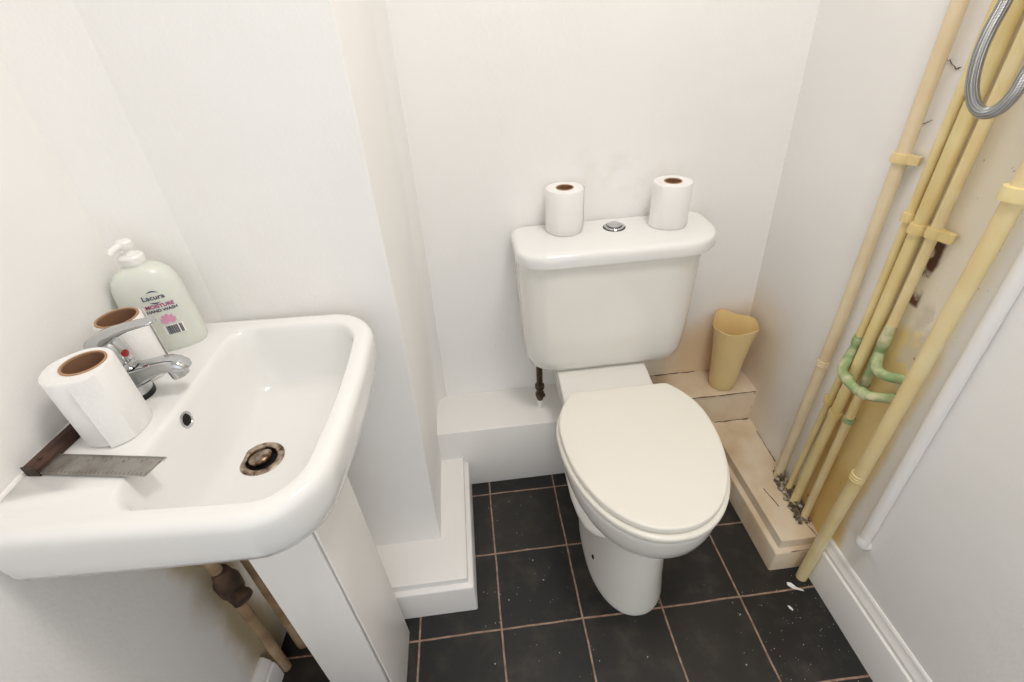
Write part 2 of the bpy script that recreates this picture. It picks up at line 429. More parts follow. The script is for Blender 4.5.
# ------------------------------------------------------------------ toilet
TX = .548
t = thing('toilet', 'white close coupled toilet with ivory seat lid standing on the dark tiled floor', 'toilet', (TX, -.15, 0), math.radians(-1.5))
def egg(hw, yb, yf, ym, z, eb=3.2, ef=2.15, n=64, cx=0):
    """toilet plan loop: front half an ellipse, back half squarer (room y; x relative to TX)"""
    pts = []
    for i in range(n):
        a = 2*PI*i/n; c, s = math.cos(a), math.sin(a)
        e = eb if s > 0 else ef
        x = hw*math.copysign(abs(c)**(2/e), c)
        y = ym + (yb-ym if s > 0 else ym-yf)*math.copysign(abs(s)**(2/e), s)
        pts.append(Vector((TX+cx+x, y, z)))
    return pts
bm = bmesh.new()
secs = [(0, .097, -.02, -.411, -.24, -.010), (.006, .098, -.02, -.412, -.24, -.010), (.02, .096, -.02, -.409, -.24, -.010), (.08, .090, -.02, -.402, -.24, -.008), (.15, .086, -.02, -.392, -.24, -.006),
        (.20, .086, -.02, -.383, -.24, -.004), (.228, .090, -.02, -.380, -.24, -.002), (.248, .102, -.01, -.390, -.23, .001), (.268, .125, .0, -.414, -.21, .004), (.292, .149, -.01, -.438, -.20, .006), (.322, .165, -.02, -.456, -.20, .008),
        (.352, .172, -.03, -.464, -.20, .008), (.378, .175, -.03, -.467, -.20, .008), (.390, .175, -.03, -.467, -.20, .008), (.397, .172, -.034, -.464, -.20, .008), (.399, .165, -.04, -.457, -.20, .008)]
loft(bm, [egg(hw, yb, yf, ym, z, cx=cx, eb=2.4 if z < .24 else 2.2) for z, hw, yb, yf, ym, cx in secs])
# rear platform carrying the cistern
pf = [(.238, .085, -.10, .19), (.28, .102, -.12, .195), (.33, .117, -.13, .20), (.370, .121, -.13, .20), (.385, .121, -.12, .20), (.394, .121, -.085, .20), (.404, .121, -.02, .20), (.413, .120, .03, .20)]
loft(bm, [rr(TX-w-.008, TX+w-.008, y0, y1, .02, z, 5, 4) for z, w, y0, y1 in pf])
# side rib of the trap on the left
loft(bm, [ring((x, y, z), (0, 1, 0), r_) for x, y, z, r_ in ((.440, -.02, .256, .016), (.430, -.08, .258, .023), (.425, -.16, .260, .026), (.424, -.24, .262, .026), (.429, -.29, .262, .025), (.437, -.325, .263, .022), (.447, -.345, .263, .015), (.454, -.355, .263, .005))])
pan = obj('pan', bm, M['ceramic2'], t, sharp=60)
bm = bmesh.new(); lathe(bm, [(.006, 0), (.006, .004), (.004, .005)], (TX-.0945, -.284, .067), (-1, -.2, .08), 16); obj('bolt_hole', bm, M['dark'], pan)
def seatloop(hw, yb, yf, z, d=0):
    # egg cut straight across the back
    n = 96; pts = []; ym = -.195
    for i in range(n):
        a = 2*PI*i/n; c, s = math.cos(a), math.sin(a)
        e = 2.0 if s > 0 else 2.12
        x = hw*math.copysign(abs(c)**(2/e), c)
        y = min(ym+.185*s, yb) if s > 0 else ym-(ym-yf)*(abs(s)**(2/e))
        pts.append(Vector((TX+.008+x, y, z)))
    return pts
bm = bmesh.new()
loft(bm, [seatloop(.182-i, -.060-i*.5, -.475+i, z) for i, z in ((.004, .4005), (.001, .4025), (0, .4065), (0, .413), (.001, .416), (.005, .4175))]); obj('seat', bm, M['seat'], t, sharp=60)
bm = bmesh.new()
loft(bm, [seatloop(.1755-i, -.060-i*.5, -.4655+i, z) for i, z in ((.008, .4185), (.002, .4195), (0, .4225), (0, .429), (.0004, .4328), (.0016, .4346), (.0040, .4355), (.010, .4360), (.05, .4362), (.12, .4363))])
obj('seat_lid', bm, M['seat'], t, sharp=60)
for sx in (-1, 1):
    bm = bmesh.new(); lathe(bm, [(.005, -.014), (.006, -.012), (.006, .012), (.005, .014)], (TX+.07*sx, -.054, .410), (1, 0, 0), 16); obj('hinge', bm, M['seat'], t)
# cistern body, tapering downwards with big rounded lower corners
CX = TX+.014
def cis(z, x0, x1, y0, r): return rr(CX+x0, CX+x1, y0, .203, [r, r, .012, .012][0:1]*1 if False else [r*.9, r*1.5, .012, .012], z, 8, 6, 0)
def cisloop(z, xl, xr, yf, rl, rrr):
    # loop order matches rr with y0 = front
    return rr(xl, xr, yf, .203, [rl, rrr, .015, .015], z, 8, 8)
bm = bmesh.new()
cl = [(.4155, .41, .70, .085, .05, .05), (.4160, .385, .73, .062, .055, .055), (.422, .362, .750, .049, .055, .055), (.434, .349, .763, .043, .056, .056), (.46, .341, .771, .039, .057, .060),
      (.53, .336, .779, .036, .058, .068), (.62, .333, .785, .033, .06, .08), (.70, .331, .790, .030, .062, .09), (.748, .330, .794, .029, .062, .092)]
loft(bm, [cisloop(*a) for a in cl]); obj('cistern', bm, M['ceramic2'], t, sharp=60)
bm = bmesh.new()
LF = .016
ll = [(.745, .004), (.7445, .001), (.748, 0), (.764, .0), (.771, .0015), (.775, .005), (.777, .011), (.7778, .025), (.778, .05)]
loft(bm, [rr(.323+i, .820-i, LF+i, .207-i*.3, [max(.02, .068-i), max(.02, .108-i), .02, .03], z, 10, 8) for z, i in ll]); obj('cistern_lid', bm, M['ceramic'], t, sharp=60)
bm = bmesh.new(); lathe(bm, [(.0255, 0), (.0255, .003), (.024, .0045), (.020, .0048), (.0195, .002), (.0185, .002)], (.577, .145, .778), n=32); fb = obj('flush_button', bm, M['chrome'], t)
bm = bmesh.new(); lathe(bm, [(.018, .0), (.018, .006), (.015, .0085), (.008, .0095), (.001, .0098)], (.577, .145, .779), n=32); obj('button_cap', bm, M['chrome'], fb)
bm = bmesh.new(); lathe(bm, [(.0275, 0), (.0275, .0012), (.026, .0014)], (.577, .145, .7779), n=32); obj('gasket', bm, M['black'], fb)

# cistern supply valve hanging below the cistern, left
v = thing('supply_valve', 'dark tarnished water supply valve below the left corner of the cistern', 'valve', (.378, .115, .235))
bm = bmesh.new(); lathe(bm, [(.009, .075), (.009, .179)], (.378, .115, .235), n=16); obj('tail_pipe', bm, M['brass'], v)
bm = bmesh.new(); lathe(bm, [(.008, .02), (.011, .03), (.013, .034), (.013, .047), (.010, .050), (.009, .058), (.012, .062), (.0135, .066), (.0135, .078), (.010, .082)], (.378, .115, .245), n=12); obj('valve_body', bm, M['brass'], v)
bm = bmesh.new(); lathe(bm, [(.007, -.0105), (.007, .004), (.0085, .010), (.0095, .016), (.008, .021)], (.378, .115, .245), n=16); obj('lower_nut', bm, M['trim'], v, label='white painted lower end')
bm = bmesh.new(); lathe(bm, [(.006, -.012), (.006, .014), (.004, .016)], (.378, .115, .285), (.9, -.5, 0), n=12); obj('screw_head', bm, M['brass'], v)

# ------------------------------------------------------------------ toilet rolls
def toilet_roll(label, cx, cy, z0, h, r, rc, group, flap=0.0, off=(0, 0)):
    t = thing('toilet_roll', label, 'toilet roll', (cx, cy, z0+.0006), flap, group)
    bm = bmesh.new(); n = 48
    def lp(rad, z, fl=True):
        out = []
        k = max(0, min(1, (r-rad)/(r-rc))); ox = (off[0]*math.cos(flap)+off[1]*math.sin(flap))*k; oy = (-off[0]*math.sin(flap)+off[1]*math.cos(flap))*k
        for i in range(n):
            a = 2*PI*i/n
            e = 0
            if fl and rad > rc*1.05: e = .0007*math.sin(3*a+1)+.0005*math.sin(5*a)
            out.append(Vector(((rad+e)*math.cos(a)+ox, (rad+e)*math.sin(a)+oy, z)))
        return out
    loft(bm, [lp(rc, .0), lp(r-.002, 0), lp(r, .0025), lp(r, h*.5), lp(r, h-.0025), lp(r-.002, h), lp((r+rc)/2, h-.001), lp(rc, h)], False, False)
    o = obj('paper_roll', bm, M['paper'], t, local=True, sharp=50)
    bm = bmesh.new()
    loft(bm, [lp(rc, .0005, 0), lp(rc+.0004, h*.5, 0), lp(rc+.0002, h+.0006, 0), lp(rc-.0016, h+.0006, 0), lp(rc-.0016, h*.5, 0), lp(rc-.0016, .0005, 0), lp(rc, .0005, 0)], False, False)
    obj('cardboard_core', bm, M['card'], t, local=True)
    bm = bmesh.new()
    loft(bm, [lp(rc+.0006, h-.001, 0), lp(rc+.0006, h+.0012, 0), lp(rc-.0022, h+.0012, 0), lp(rc-.0022, h-.001, 0), lp(rc+.0006, h-.001, 0)], False, False)
    obj('core_rim', bm, M['card_edge'], t, local=True)
    # loose end of the sheet
    bm = bmesh.new(); a0, a1 = -.25, .45
    loops = []
    for i in range(9):
        a = a0+(a1-a0)*i/8; rad = r+.0006+.0020*(1-i/8)**2
        loops.append([Vector((q*math.cos(a), q*math.sin(a), z)) for q, z in ((rad, .001), (rad, h-.0015), (rad+.0005, h-.0015), (rad+.0005, .001))])
    loft(bm, loops); obj('loose_sheet', bm, M['paper'], t, local=True, sharp=50)
    return t
toilet_roll('white toilet roll standing on the left of the cistern lid', .455, .158, .778, .104, .0455, .0205, 'toilet rolls on the cistern lid', .3)
toilet_roll('white toilet roll standing on the right of the cistern lid with its edge frayed', .709, .138, .778, .104, .0455, .0205, 'toilet rolls on the cistern lid', 3.4)

# ------------------------------------------------------------------ wash basin
BO = Vector((xwl(-.408), -.408, 0)); BR = math.radians(-3.3)
b = thing('wash_basin', 'white rectangular ceramic wash basin with rounded front fixed to the left wall', 'wash basin', tuple(BO), BR)
HV = .209
def R(u0, u1, v0, v1, r, z, bow=0): return rr(u0, u1, v0, v1, r, z, 10, 10, bow)
def out(i, z, u1=.381):
    cr = max(.03, .085-i)
    lp = R(.001, u1-i, -HV+i, HV+.0115-i, [.012, cr, cr*.9, .012], z, .014)
    for q_ in lp: q_.z += .016*max(0, min(1, q_.x/.36))**1.5*max(0, min(1, (.81-z)/.095))   # the skirt gets shallower towards the front
    return lp
bm = bmesh.new()
loops = [R(.02, .28, -.13, .13, .05, .690), R(.002, .33, -.165, .165, [.02, .07, .07, .02], .702),
         out(.034, .7135), out(.020, .720), out(.010, .730), out(.0045, .745), out(.002, .765), out(.0, .79), out(.0, .804), out(.0012, .811), out(.004, .816), out(.0085, .8192), out(.014, .8202), out(.0155, .8202)]
loops += [R(.128, .357, -.182, .1890, [.04, .055, .055, .04], .8198, .012), R(.131, .355, -.180, .1870, [.04, .055, .055, .04], .8190, .012), R(.134, .352, -.177, .1840, [.04, .053, .053, .04], .815, .012),
          R(.1365, .350, -.174, .1810, [.04, .052, .052, .04], .806, .012), R(.141, .348, -.169, .1760, [.04, .05, .05, .04], .78, .011),
          R(.148, .338, -.161, .1680, [.042, .05, .05, .042], .748, .010), R(.153, .330, -.155, .1620, [.045, .05, .05, .045], .728, .008), R(.160, .320, -.146, .1530, [.045, .05, .05, .045], .715, .006),
          R(.170, .305, -.128, .128, [.045, .05, .05, .045], .7075, .003), R(.182, .275, -.08, .08, [.04]*4, .7035), R(.186, .251, -.04, .04, [.03]*4, .7018)]
dc = (.209, -.006)
loops += [R(dc[0]-.026, dc[0]+.026, dc[1]-.026, dc[1]+.026, [.0259]*4, .7008), R(dc[0]-.0225, dc[0]+.0225, dc[1]-.0225, dc[1]+.0225, [.0224]*4, .690)]
loft(bm, loops, True, False)
basin = obj('bowl', bm, M['ceramic'], b, local=True, sharp=60)
# overflow
bm = bmesh.new(); lathe(bm, [(.0075, .0), (.0115, .0), (.0122, .001), (.0120, .0022), (.0095, .0026), (.0085, .0015), (.0075, .0005)], (.1372, -.012, .797), (1, 0, .16), 28, False, False); ov = obj('overflow_ring', bm, M['chrome'], b, local=True)
bm = bmesh.new(); lathe(bm, [(.0002, .0), (.0086, .0), (.0086, .0012), (.0002, .0012)], (.1374, -.012, .797), (1, 0, .16), 24); obj('overflow_hole', bm, M['dark'], ov, local=True)
# waste flange and pop-up plug
bm = bmesh.new(); lathe(bm, [(.033, .6995), (.0335, .7022), (.031, .7036), (.027, .7036), (.0235, .7022), (.0222, .698), (.0215, .68)], (dc[0], dc[1], 0), n=40, cap0=False, cap1=False)
wf = obj('drain_flange', bm, M['chrome_dirty'], b, local=True)
bm = bmesh.new(); lathe(bm, [(.0214, .692), (.0214, .6925), (.001, .6926)], (dc[0], dc[1], 0), n=24, cap1=True); obj('drain_well', bm, M['dark'], wf, local=True)
bm = bmesh.new(); lathe(bm, [(.0165, -.006), (.018, -.004), (.018, -.001), (.0165, .001), (.010, .0022), (.001, .0025)], (dc[0]-.0035, dc[1]+.003, .7040), (-.22, .20, 1), n=36); obj('plug', bm, M['chrome_dirty'], wf, local=True)
# silicone along the wall
bm = bmesh.new(); tube(bm, [(.0035, -.205, .8215), (.0035, -.1, .822), (.003, .1, .8215), (.004, .205, .8215)], .0035, 8); obj('sealant', bm, M['trim'], b, local=True)

# pedestal of laminate panels
p = thing('basin_pedestal', 'white panelled box pedestal standing under the wash basin on the floor', 'pedestal', (-.08, -.456, 0))
def panel(name, x0, x1, y0, y1, dx=0.0):
    bm = bmesh.new(); box(bm, x0, x1, y0, y1, 0, .6885, .0018, 2)
    for q in bm.verts: q.co.x += dx*(1-q.co.z/.70)
    return obj(name, bm, M['pvc'], p, sharp=40)
panel('front_panel', -.0405, -.036, -.535, -.376, .011)
panel('side_panel', -.146, -.0425, -.537, -.522, .009)
panel('side_panel', -.146, -.0425, -.391, -.377, .009)

# pipes behind the pedestal
w = thing('waste_pipe', 'grimy plastic waste pipe with trap hidden behind the basin pedestal', 'waste pipe', (-.283, -.365, 0))
bm = bmesh.new(); tube(bm, catmull([(-.128, -.421, .676), (-.128, -.421, .63), (-.13, -.42, .585), (-.155, -.415, .555), (-.20, -.408, .545), (-.262, -.375, .530), (-.283, -.365, .49), (-.283, -.365, .30), (-.283, -.365, .0)], 8), .017, 18); obj('pipe_run', bm, M['dirty_pipe'], w)
bm = bmesh.new(); lathe(bm, [(.020, 0), (.026, .006), (.026, .05), (.021, .058)], (-.128, -.421, .60), n=18); obj('trap_nut', bm, M['grime'], w)
s = thing('water_pipe', 'thin grimy cream water pipe rising up the left wall below the basin', 'pipe', (-.310, -.418, 0))
bm = bmesh.new(); tube(bm, [(-.310, -.418, 0), (-.310, -.418, .30), (-.310, -.418, .70)], .011, 16); obj('pipe_run', bm, M['dirty_pipe'], s)
bm = bmesh.new(); lathe(bm, [(.012, 0), (.017, .004), (.019, .02), (.023, .03), (.024, .06), (.019, .072), (.016, .09), (.013, .095)], (-.305, -.418, .320), n=16); obj('coupling', bm, M['grime'], s)
bm = bmesh.new(); lathe(bm, [(.014, -.02), (.016, .0), (.016, .010), (.019, .012), (.019, .022), (.013, .025)], (-.292, -.428, .355), (.75, -.62, -.25), n=14); obj('valve_cap', bm, M['grime'], s)

# ------------------------------------------------------------------ mixer tap
DZ = .8198
tp = thing('mixer_tap', 'chrome single lever mixer tap on the basin ledge between two toilet rolls', 'tap', (-.276, -.3880, DZ), math.radians(-2))
def tl(bm, secs, n=24):
    """secs: centre, axis, half width, half height"""
    loops = []
    for c, ax, wv, hv in secs:
        ax = Vector(ax).normalized(); side = Vector((0, 1, 0)); up = ax.cross(side).normalized()*-1
        up = side.cross(ax).normalized()*-1
        lp = []
        for i in range(n):
            a = 2*PI*i/n; ca, sa = math.cos(a), math.sin(a)
            lp.append(Vector(c)+side*wv*math.copysign(abs(ca)**.8, ca)+up*hv*math.copysign(abs(sa)**.8, sa))
        loops.append(lp)
    loft(bm, loops)
bm = bmesh.new(); lathe(bm, [(.0250, 0), (.0252, .006), (.0242, .0085)], (0, 0, 0), n=32); obj('base_gasket', bm, M['black'], tp, local=True)
bm = bmesh.new(); lathe(bm, [(.0240, .008), (.0238, .012), (.0225, .03), (.0215, .048), (.022, .056), (.0205, .060), (.001, .0605)], (0, 0, 0), n=32); body = obj('tap_body', bm, M['chrome'], tp, local=True)
bm = bmesh.new()
tl(bm, [((.0, 0, .034), (1, 0, .15), .0185, .020), ((.015, 0, .036), (1, 0, .15), .019, .0185), ((.03, 0, .040), (1, 0, .22), .0175, .0145), ((.044, 0, .0455), (1, 0, .22), .0155, .0115), ((.058, 0, .0495), (1, 0, .12), .0145, .0105),
        ((.071, 0, .0505), (1, 0, -.05), .0145, .0105), ((.080, 0, .0485), (1, 0, -.35), .014, .0105), ((.087, 0, .0445), (1, 0, -.9), .0125, .009), ((.090, 0, .041), (.6, 0, -1), .009, .006)])
sp = obj('spout', bm, M['chrome'], body, local=True, sharp=70)
bm = bmesh.new(); lathe(bm, [(.0115, .0), (.0118, .004), (.0118, .016), (.010, .017), (.0095, .012), (.001, .0118)], (.0735, 0, .046), (.18, 0, -1), n=24); obj('aerator', bm, M['chrome'], sp, local=True)
bm = bmesh.new(); lathe(bm, [(.0215, .0615), (.0222, .066), (.0215, .080), (.0185, .092), (.012, .1), (.001, .103)], (0, 0, 0), n=32)
tl(bm, [((-.019, 0, .083), (1, 0, .75), .008, .006), ((-.012, 0, .090), (1, 0, .6), .015, .010), ((.004, 0, .099), (1, 0, .42), .0155, .010), ((.022, 0, .1075), (1, 0, .34), .0125, .0070), ((.045, 0, .1145), (1, 0, .22), .0105, .0048), ((.065, 0, .1185), (1, 0, .12), .0098, .0040), ((.076, 0, .1195), (1, 0, .05), .0085, .0034), ((.080, 0, .1195), (1, 0, 0), .005, .002)])
lev = obj('lever', bm, M['chrome'], tp, local=True, sharp=70)
bm = bmesh.new(); lathe(bm, [(.0052, 0), (.0052, .0016), (.004, .0024), (.0005, .0026)], (.0212, -.002, .0745), (1, -.1, .12), n=20); obj('temperature_indicator', bm, M['red'], lev, local=True, label='red hot water dot')

# toilet rolls on the basin ledge
toilet_roll('larger part-used toilet roll at the front of the basin ledge beside the try square', -.2635, -.4555, DZ, .104, .0385, .0245, 'toilet rolls on the basin', -1.05, (.006, .004))
toilet_roll('nearly finished toilet roll behind the tap in front of the soap bottle', -.283, -.334, DZ, .098, .0300, .0265, 'toilet rolls on the basin', 1.0)

# ------------------------------------------------------------------ try square
q = thing('try_square', 'old try square with steel blade and dark wooden stock lying on the basin ledge', 'try square', (-.3335, -.514, DZ), math.radians(-8.5))
bm = bmesh.new()
# stock: chamfered bar along +y (local)
sec = [(.004, 0), (.0185, 0), (.0185, .008), (.0130, .0145), (.004, .0145)]
loft(bm, [[Vector((x*(1 if y > .004 else .9)+.0, y, z+.0006)) for x, z in sec] for y in (-.012, -.008, .05, .095)])
st = obj('stock', bm, M['wood'], q, local=True, sharp=20)
bm = bmesh.new(); box(bm, .002, .0195, -.0135, -.0120, .0006, .0155); obj('brass_cap', bm, M['brass'], st, local=True)
for (x, y) in ((.013, .003), (.013, .018)):
    bm = bmesh.new(); lathe(bm, [(.0028, 0), (.0026, .0008), (.001, .001)], (x, y, .0150), n=12); obj('rivet', bm, M['brass'], st, local=True)
bm = bmesh.new()
bl = [(.006, -.010), (.156, -.029+.011), (.169, .0105), (.006, .0225)]
bl = [(.010, -.0125), (.155, -.0165), (.162, .0125), (.010, .0185)]
loft(bm, [[Vector((x, y, z)) for x, y in bl] for z in (.0040, .0054)])
bd = obj('blade', bm, M['steel'], q, local=True, sharp=20)
bm = bmesh.new()
for i in range(1, 49):
    x = .024+.14*i/48; L = .0065 if i % 8 == 0 else (.0045 if i % 4 == 0 else .0028)
    y1 = .0185+(.0125-.0185)*(x-.01)/.16-.0008
    box(bm, x-.00022, x+.00022, y1-L, y1, .0053, .0056)
for i in range(1, 25):
    x = .024+.13*i/24; L = .0055 if i % 4 == 0 else .003
    y0 = -.0125+(-.004)*(x-.01)/.151+.0008
    box(bm, x-.00022, x+.00022, y0, y0+L, .0053, .0056)
gm = obj('graduation_marks', bm, M['ink'], bd, local=True, smooth=False); gm['kind'] = 'stuff'

def text_mesh(txt, size, align='CENTER', shear=0.0, bold=0.0):
    cu = bpy.data.curves.new('t', 'FONT'); cu.body = txt; cu.size = size; cu.align_x = align; cu.shear = shear; cu.offset = bold; cu.resolution_u = 3
    o = bpy.data.objects.new('t', cu); COL.objects.link(o)
    bpy.context.view_layer.update()
    me = bpy.data.meshes.new_from_object(o.evaluated_get(bpy.context.evaluated_depsgraph_get()))
    bpy.data.objects.remove(o); bpy.data.curves.remove(cu)
    bm = bmesh.new(); bm.from_mesh(me); bpy.data.meshes.remove(me)
    return bm
for i in range(1, 7):
    tm = text_mesh(str(i), .0058); tm.transform(Matrix.Translation((.024+.14*i/6-.004, .0050-.0004*i, .00555)))
    obj('numeral', tm, M['ink'], bd, local=True, smooth=False)

# ------------------------------------------------------------------ hand wash bottle
hb = thing('hand_wash_bottle', 'clear hand wash pump bottle with pink flower label in the basin corner', 'bottle', (-.2775, -.2535, DZ), math.radians(18))
A_, B_ = .045, .0285
def bl_(a, bb, z, n=56, e=2.6):
    out_ = []
    for i in range(n):
        t_ = 2*PI*i/n; c, s_ = math.cos(t_), math.sin(t_)
        out_.append(Vector((a*math.copysign(abs(c)**(2/e), c), bb*math.copysign(abs(s_)**(2/e), s_), z)))
    return out_
bm = bmesh.new()
loft(bm, [bl_(a, b2, z) for a, b2, z in ((.040, .022, .001), (.045, .027, .0), (.0475, .0285, .004), (.0480, .0290, .02), (.0475, .0288, .06), (.0468, .0285, .088), (.0455, .028, .104), (.0432, .0268, .116), (.0385, .025, .126), (.0305, .022, .134), (.022, .0185, .1385), (.0165, .0155, .141), (.0145, .0145, .143), (.0145, .0145, .150))])
bt = obj('bottle_body', bm, M['bottle'], hb, local=True, sharp=60)
bm = bmesh.new(); lathe(bm, [(.0160, .146), (.0165, .148), (.0165, .156), (.0145, .1585), (.0085, .160), (.0065, .163), (.006, .170)], n=28); pc = obj('pump_collar', bm, M['pump'], hb, local=True)
bm = bmesh.new()
lathe(bm, [(.0055, .163), (.0055, .168), (.0095, .169), (.0105, .172), (.0105, .178), (.0085, .1805), (.001, .181)], n=24)
tube(bm, [(0, 0, .175), (-.008, -.012, .175), (-.014, -.021, .1735), (-.0155, -.0235, .1695)], [.005, .0045, .004, .0035], 14)
obj('pump_nozzle', bm, M['pump'], pc, local=True)
def on_front(bm_, x0, z0, d=.0006, e=2.6, a=.0477, bb=.0289):
    for v_ in bm_.verts:
        x, z = v_.co.x+x0, v_.co.y+z0
        y = -bb*max(0, 1-abs(x/a)**e)**(1/e)
        v_.co = Vector((x, y-d-v_.co.z, z))
    return bm_
LX, LZ = .011, .0
bm = on_front(text_mesh('Lacura', .0112, bold=.00018), LX-.003, .0935); obj('label_brand_text', bm, M['navy'], bt, local=True, smooth=False, label='dark brand lettering')
bm = on_front(text_mesh('MOISTURE', .0080, bold=.00022), LX, .0795); obj('label_title_text', bm, M['magenta'], bt, local=True, smooth=False, label='magenta title lettering')
bm = on_front(text_mesh('HAND WASH', .0068, bold=.0002), LX+.0005, .0722); obj('label_subtitle_text', bm, M['navy'], bt, local=True, smooth=False, label='dark subtitle lettering')
# swoosh over and under the brand
bm = bmesh.new()
for s0, s1, sg in ((.15*PI, .75*PI, 1), (1.15*PI, 1.7*PI, 1)):
    o_, i_ = [], []
    for k in range(13):
        a = s0+(s1-s0)*k/12; wv = .0009*math.sin(PI*k/12)
        o_.append(bm.verts.new((.001+.0105*math.cos(a), .0045+(.0100+wv)*math.sin(a), 0))); i_.append(bm.verts.new((.001+.0105*math.cos(a), .0045+(.0098-wv)*math.sin(a), 0)))
    for k in range(12): bm.faces.new((o_[k], o_[k+1], i_[k+1], i_[k]))
on_front(bm, LX-.003, .0925); obj('label_swoosh', bm, M['navy'], bt, local=True, smooth=False)
bm = bmesh.new()
for k, (ang, L, wd) in enumerate(((90, .0150, .0045), (60, .0142, .0042), (120, .0142, .0042), (32, .0130, .0036), (148, .0130, .0036), (8, .011, .0028), (172, .011, .0028))):
    a = math.radians(ang); d = Vector((math.cos(a), math.sin(a), 0)); nn = Vector((-d.y, d.x, 0)); pts = []
    for j in range(9): pts.append(d*L*j/8+nn*wd*math.sin(PI*(j/8)**.8))
    for j in range(7, 0, -1): pts.append(d*L*j/8-nn*wd*math.sin(PI*(j/8)**.8))
    bm.faces.new([bm.verts.new(pt+Vector((0, 0, k*.00008))) for pt in pts])
on_front(bm, LX+.002, .0525); obj('label_flower', bm, M['pink'], bt, local=True, smooth=False, label='pink lotus flower print')
bm = bmesh.new(); box(bm, -.0135, .0135, -.0085, .0085, 0, .0002)
bmesh.ops.subdivide_edges(bm, edges=bm.edges[:], cuts=6, use_grid_fill=True)
on_front(bm, LX+.004, .0385, .0003); bcp = obj('barcode_panel', bm, M['label_white'], bt, local=True, smooth=False)
bm = bmesh.new(); x = -.0105; rnd = random.Random(3)
while x < .0105:
    wv = rnd.choice((.0005, .0008, .0012)); 
    if not (.0045 < x < .0062): box(bm, x, x+wv, -.0075, .0075, 0, .0001)
    x += wv+rnd.choice((.0005, .0007))
on_front(bm, LX+.004, .0385, .0010); obj('barcode_bars', bm, M['ink'], bcp, local=True, smooth=False)

# ------------------------------------------------------------------ plastic cup on the right ledge
c_ = thing('plastic_cup', 'yellowed translucent plastic cup with wavy lip standing on the ledge beside the toilet', 'cup', (.956, .138, .225))
bm = bmesh.new(); n = 56
def cuplp(rad, z, wav=0.0, zw=0.0):
    o_ = []
    for i in range(n):
        a = 2*PI*i/n
        k = 1+wav*math.cos(4*(a-.3))
        o_.append(Vector((rad*k*math.cos(a), rad*k*math.sin(a), z+zw*(math.cos(2*(a-PI*.5-.25))*.6+.4*math.cos(4*(a-.3))))))
    return o_
loft(bm, [cuplp(.001, .0), cuplp(.034, .0), cuplp(.0375, .003), cuplp(.040, .03), cuplp(.0445, .09, .01), cuplp(.0505, .146, .02), cuplp(.0565, .190, .035, .003), cuplp(.0618, .218, .05, .008), cuplp(.0638, .227, .055, .011),
          cuplp(.0625, .2275, .055, .011), cuplp(.0603, .218, .05, .008), cuplp(.0548, .190, .035, .003), cuplp(.0490, .146, .02), cuplp(.043, .09, .01), cuplp(.0385, .03), cuplp(.036, .005), cuplp(.001, .004)])
obj('cup_wall', bm, M['cup'], c_, local=True, sharp=60)

# ------------------------------------------------------------------ pipes on the right wall
def xpipe(base, z): return base - .0226*(min(z, 1.3)-.2)
def vpath(base, y, z0, z1, k=None, yb=None):
    yb = y if yb is None else yb
    ks = [z0]+[z for z in (.2, .3, .4, .5, .6, .7, .9, 1.1, 1.3, 1.8) if z0 < z < z1]+[z1]
    f = (lambda z: base-(k if k is not None else .0226)*(min(z, 1.3)-.2))
    return [(f(z), y+(yb-y)*max(0, min(1, (.65-z)/.5)), z) for z in ks], f
def ringband(name, pipe, c, r, h, m, lip=.0035, lug=None, tilt=0.0):
    bm = bmesh.new(); ax = (tilt, tilt*.5, 1)
    lathe(bm, [(r+.0005, -h*.5), (r+lip, -h*.45), (r+lip+.0006, 0), (r+lip, h*.45), (r+.0005, h*.5)], c, ax, 24)
    if lug:
        dx, dy, ln = lug
        d = Vector((dx, dy, 0)).normalized(); pr = Vector((-d.y, d.x, 0))
        s_ = []
        for tt in (r*.5, r+ln*.7, r+ln):
            w_ = .007 if tt < r+ln else .004
            s_.append([Vector(c)+d*tt+pr*w_*sx+Vector((0, 0, h*.42*sz)) for sx, sz in ((-1, -1), (1, -1), (1, 1), (-1, 1))])
        loft(bm, s_)
    return obj(name, bm, m, pipe)
def coils(pipe, c, r, m, n=3, dz=.006):
    for i in range(n):
        bm = bmesh.new()
        cc = Vector((c[0], c[1], c[2]+(i-(n-1)/2)*dz))
        lathe(bm, [(r, -.0024), (r+.0012, -.0015), (r+.0018, 0), (r+.0012, .0015), (r, .0024)], cc, (0, 0, 1), 24)
        obj('joint_ring', bm, m, pipe)
ZT = 2.34
G_ = 'painted pipes up the right wall'
# peach pipe next to the cup corner
P1 = thing('wall_pipe', 'thick dull peach painted pipe on the right wall, closest to the back corner', 'pipe', (1.013, -.1565, .108), 0, G_)
pts, f1 = vpath(1.0140, -.1565, .108, ZT, None, -.140); bm = bmesh.new(); tube(bm, pts, .0118, 20); obj('pipe_run', bm, M['peach_pipe'], P1)
ringband('pipe_clip', P1, (f1(.99), -.1565, .99), .0118, .017, M['pale_pipe'], .004, (0.35, -1, .020), .05)
coils(P1, (f1(.525), -.1525, .525), .0118, M['peach_pipe'])
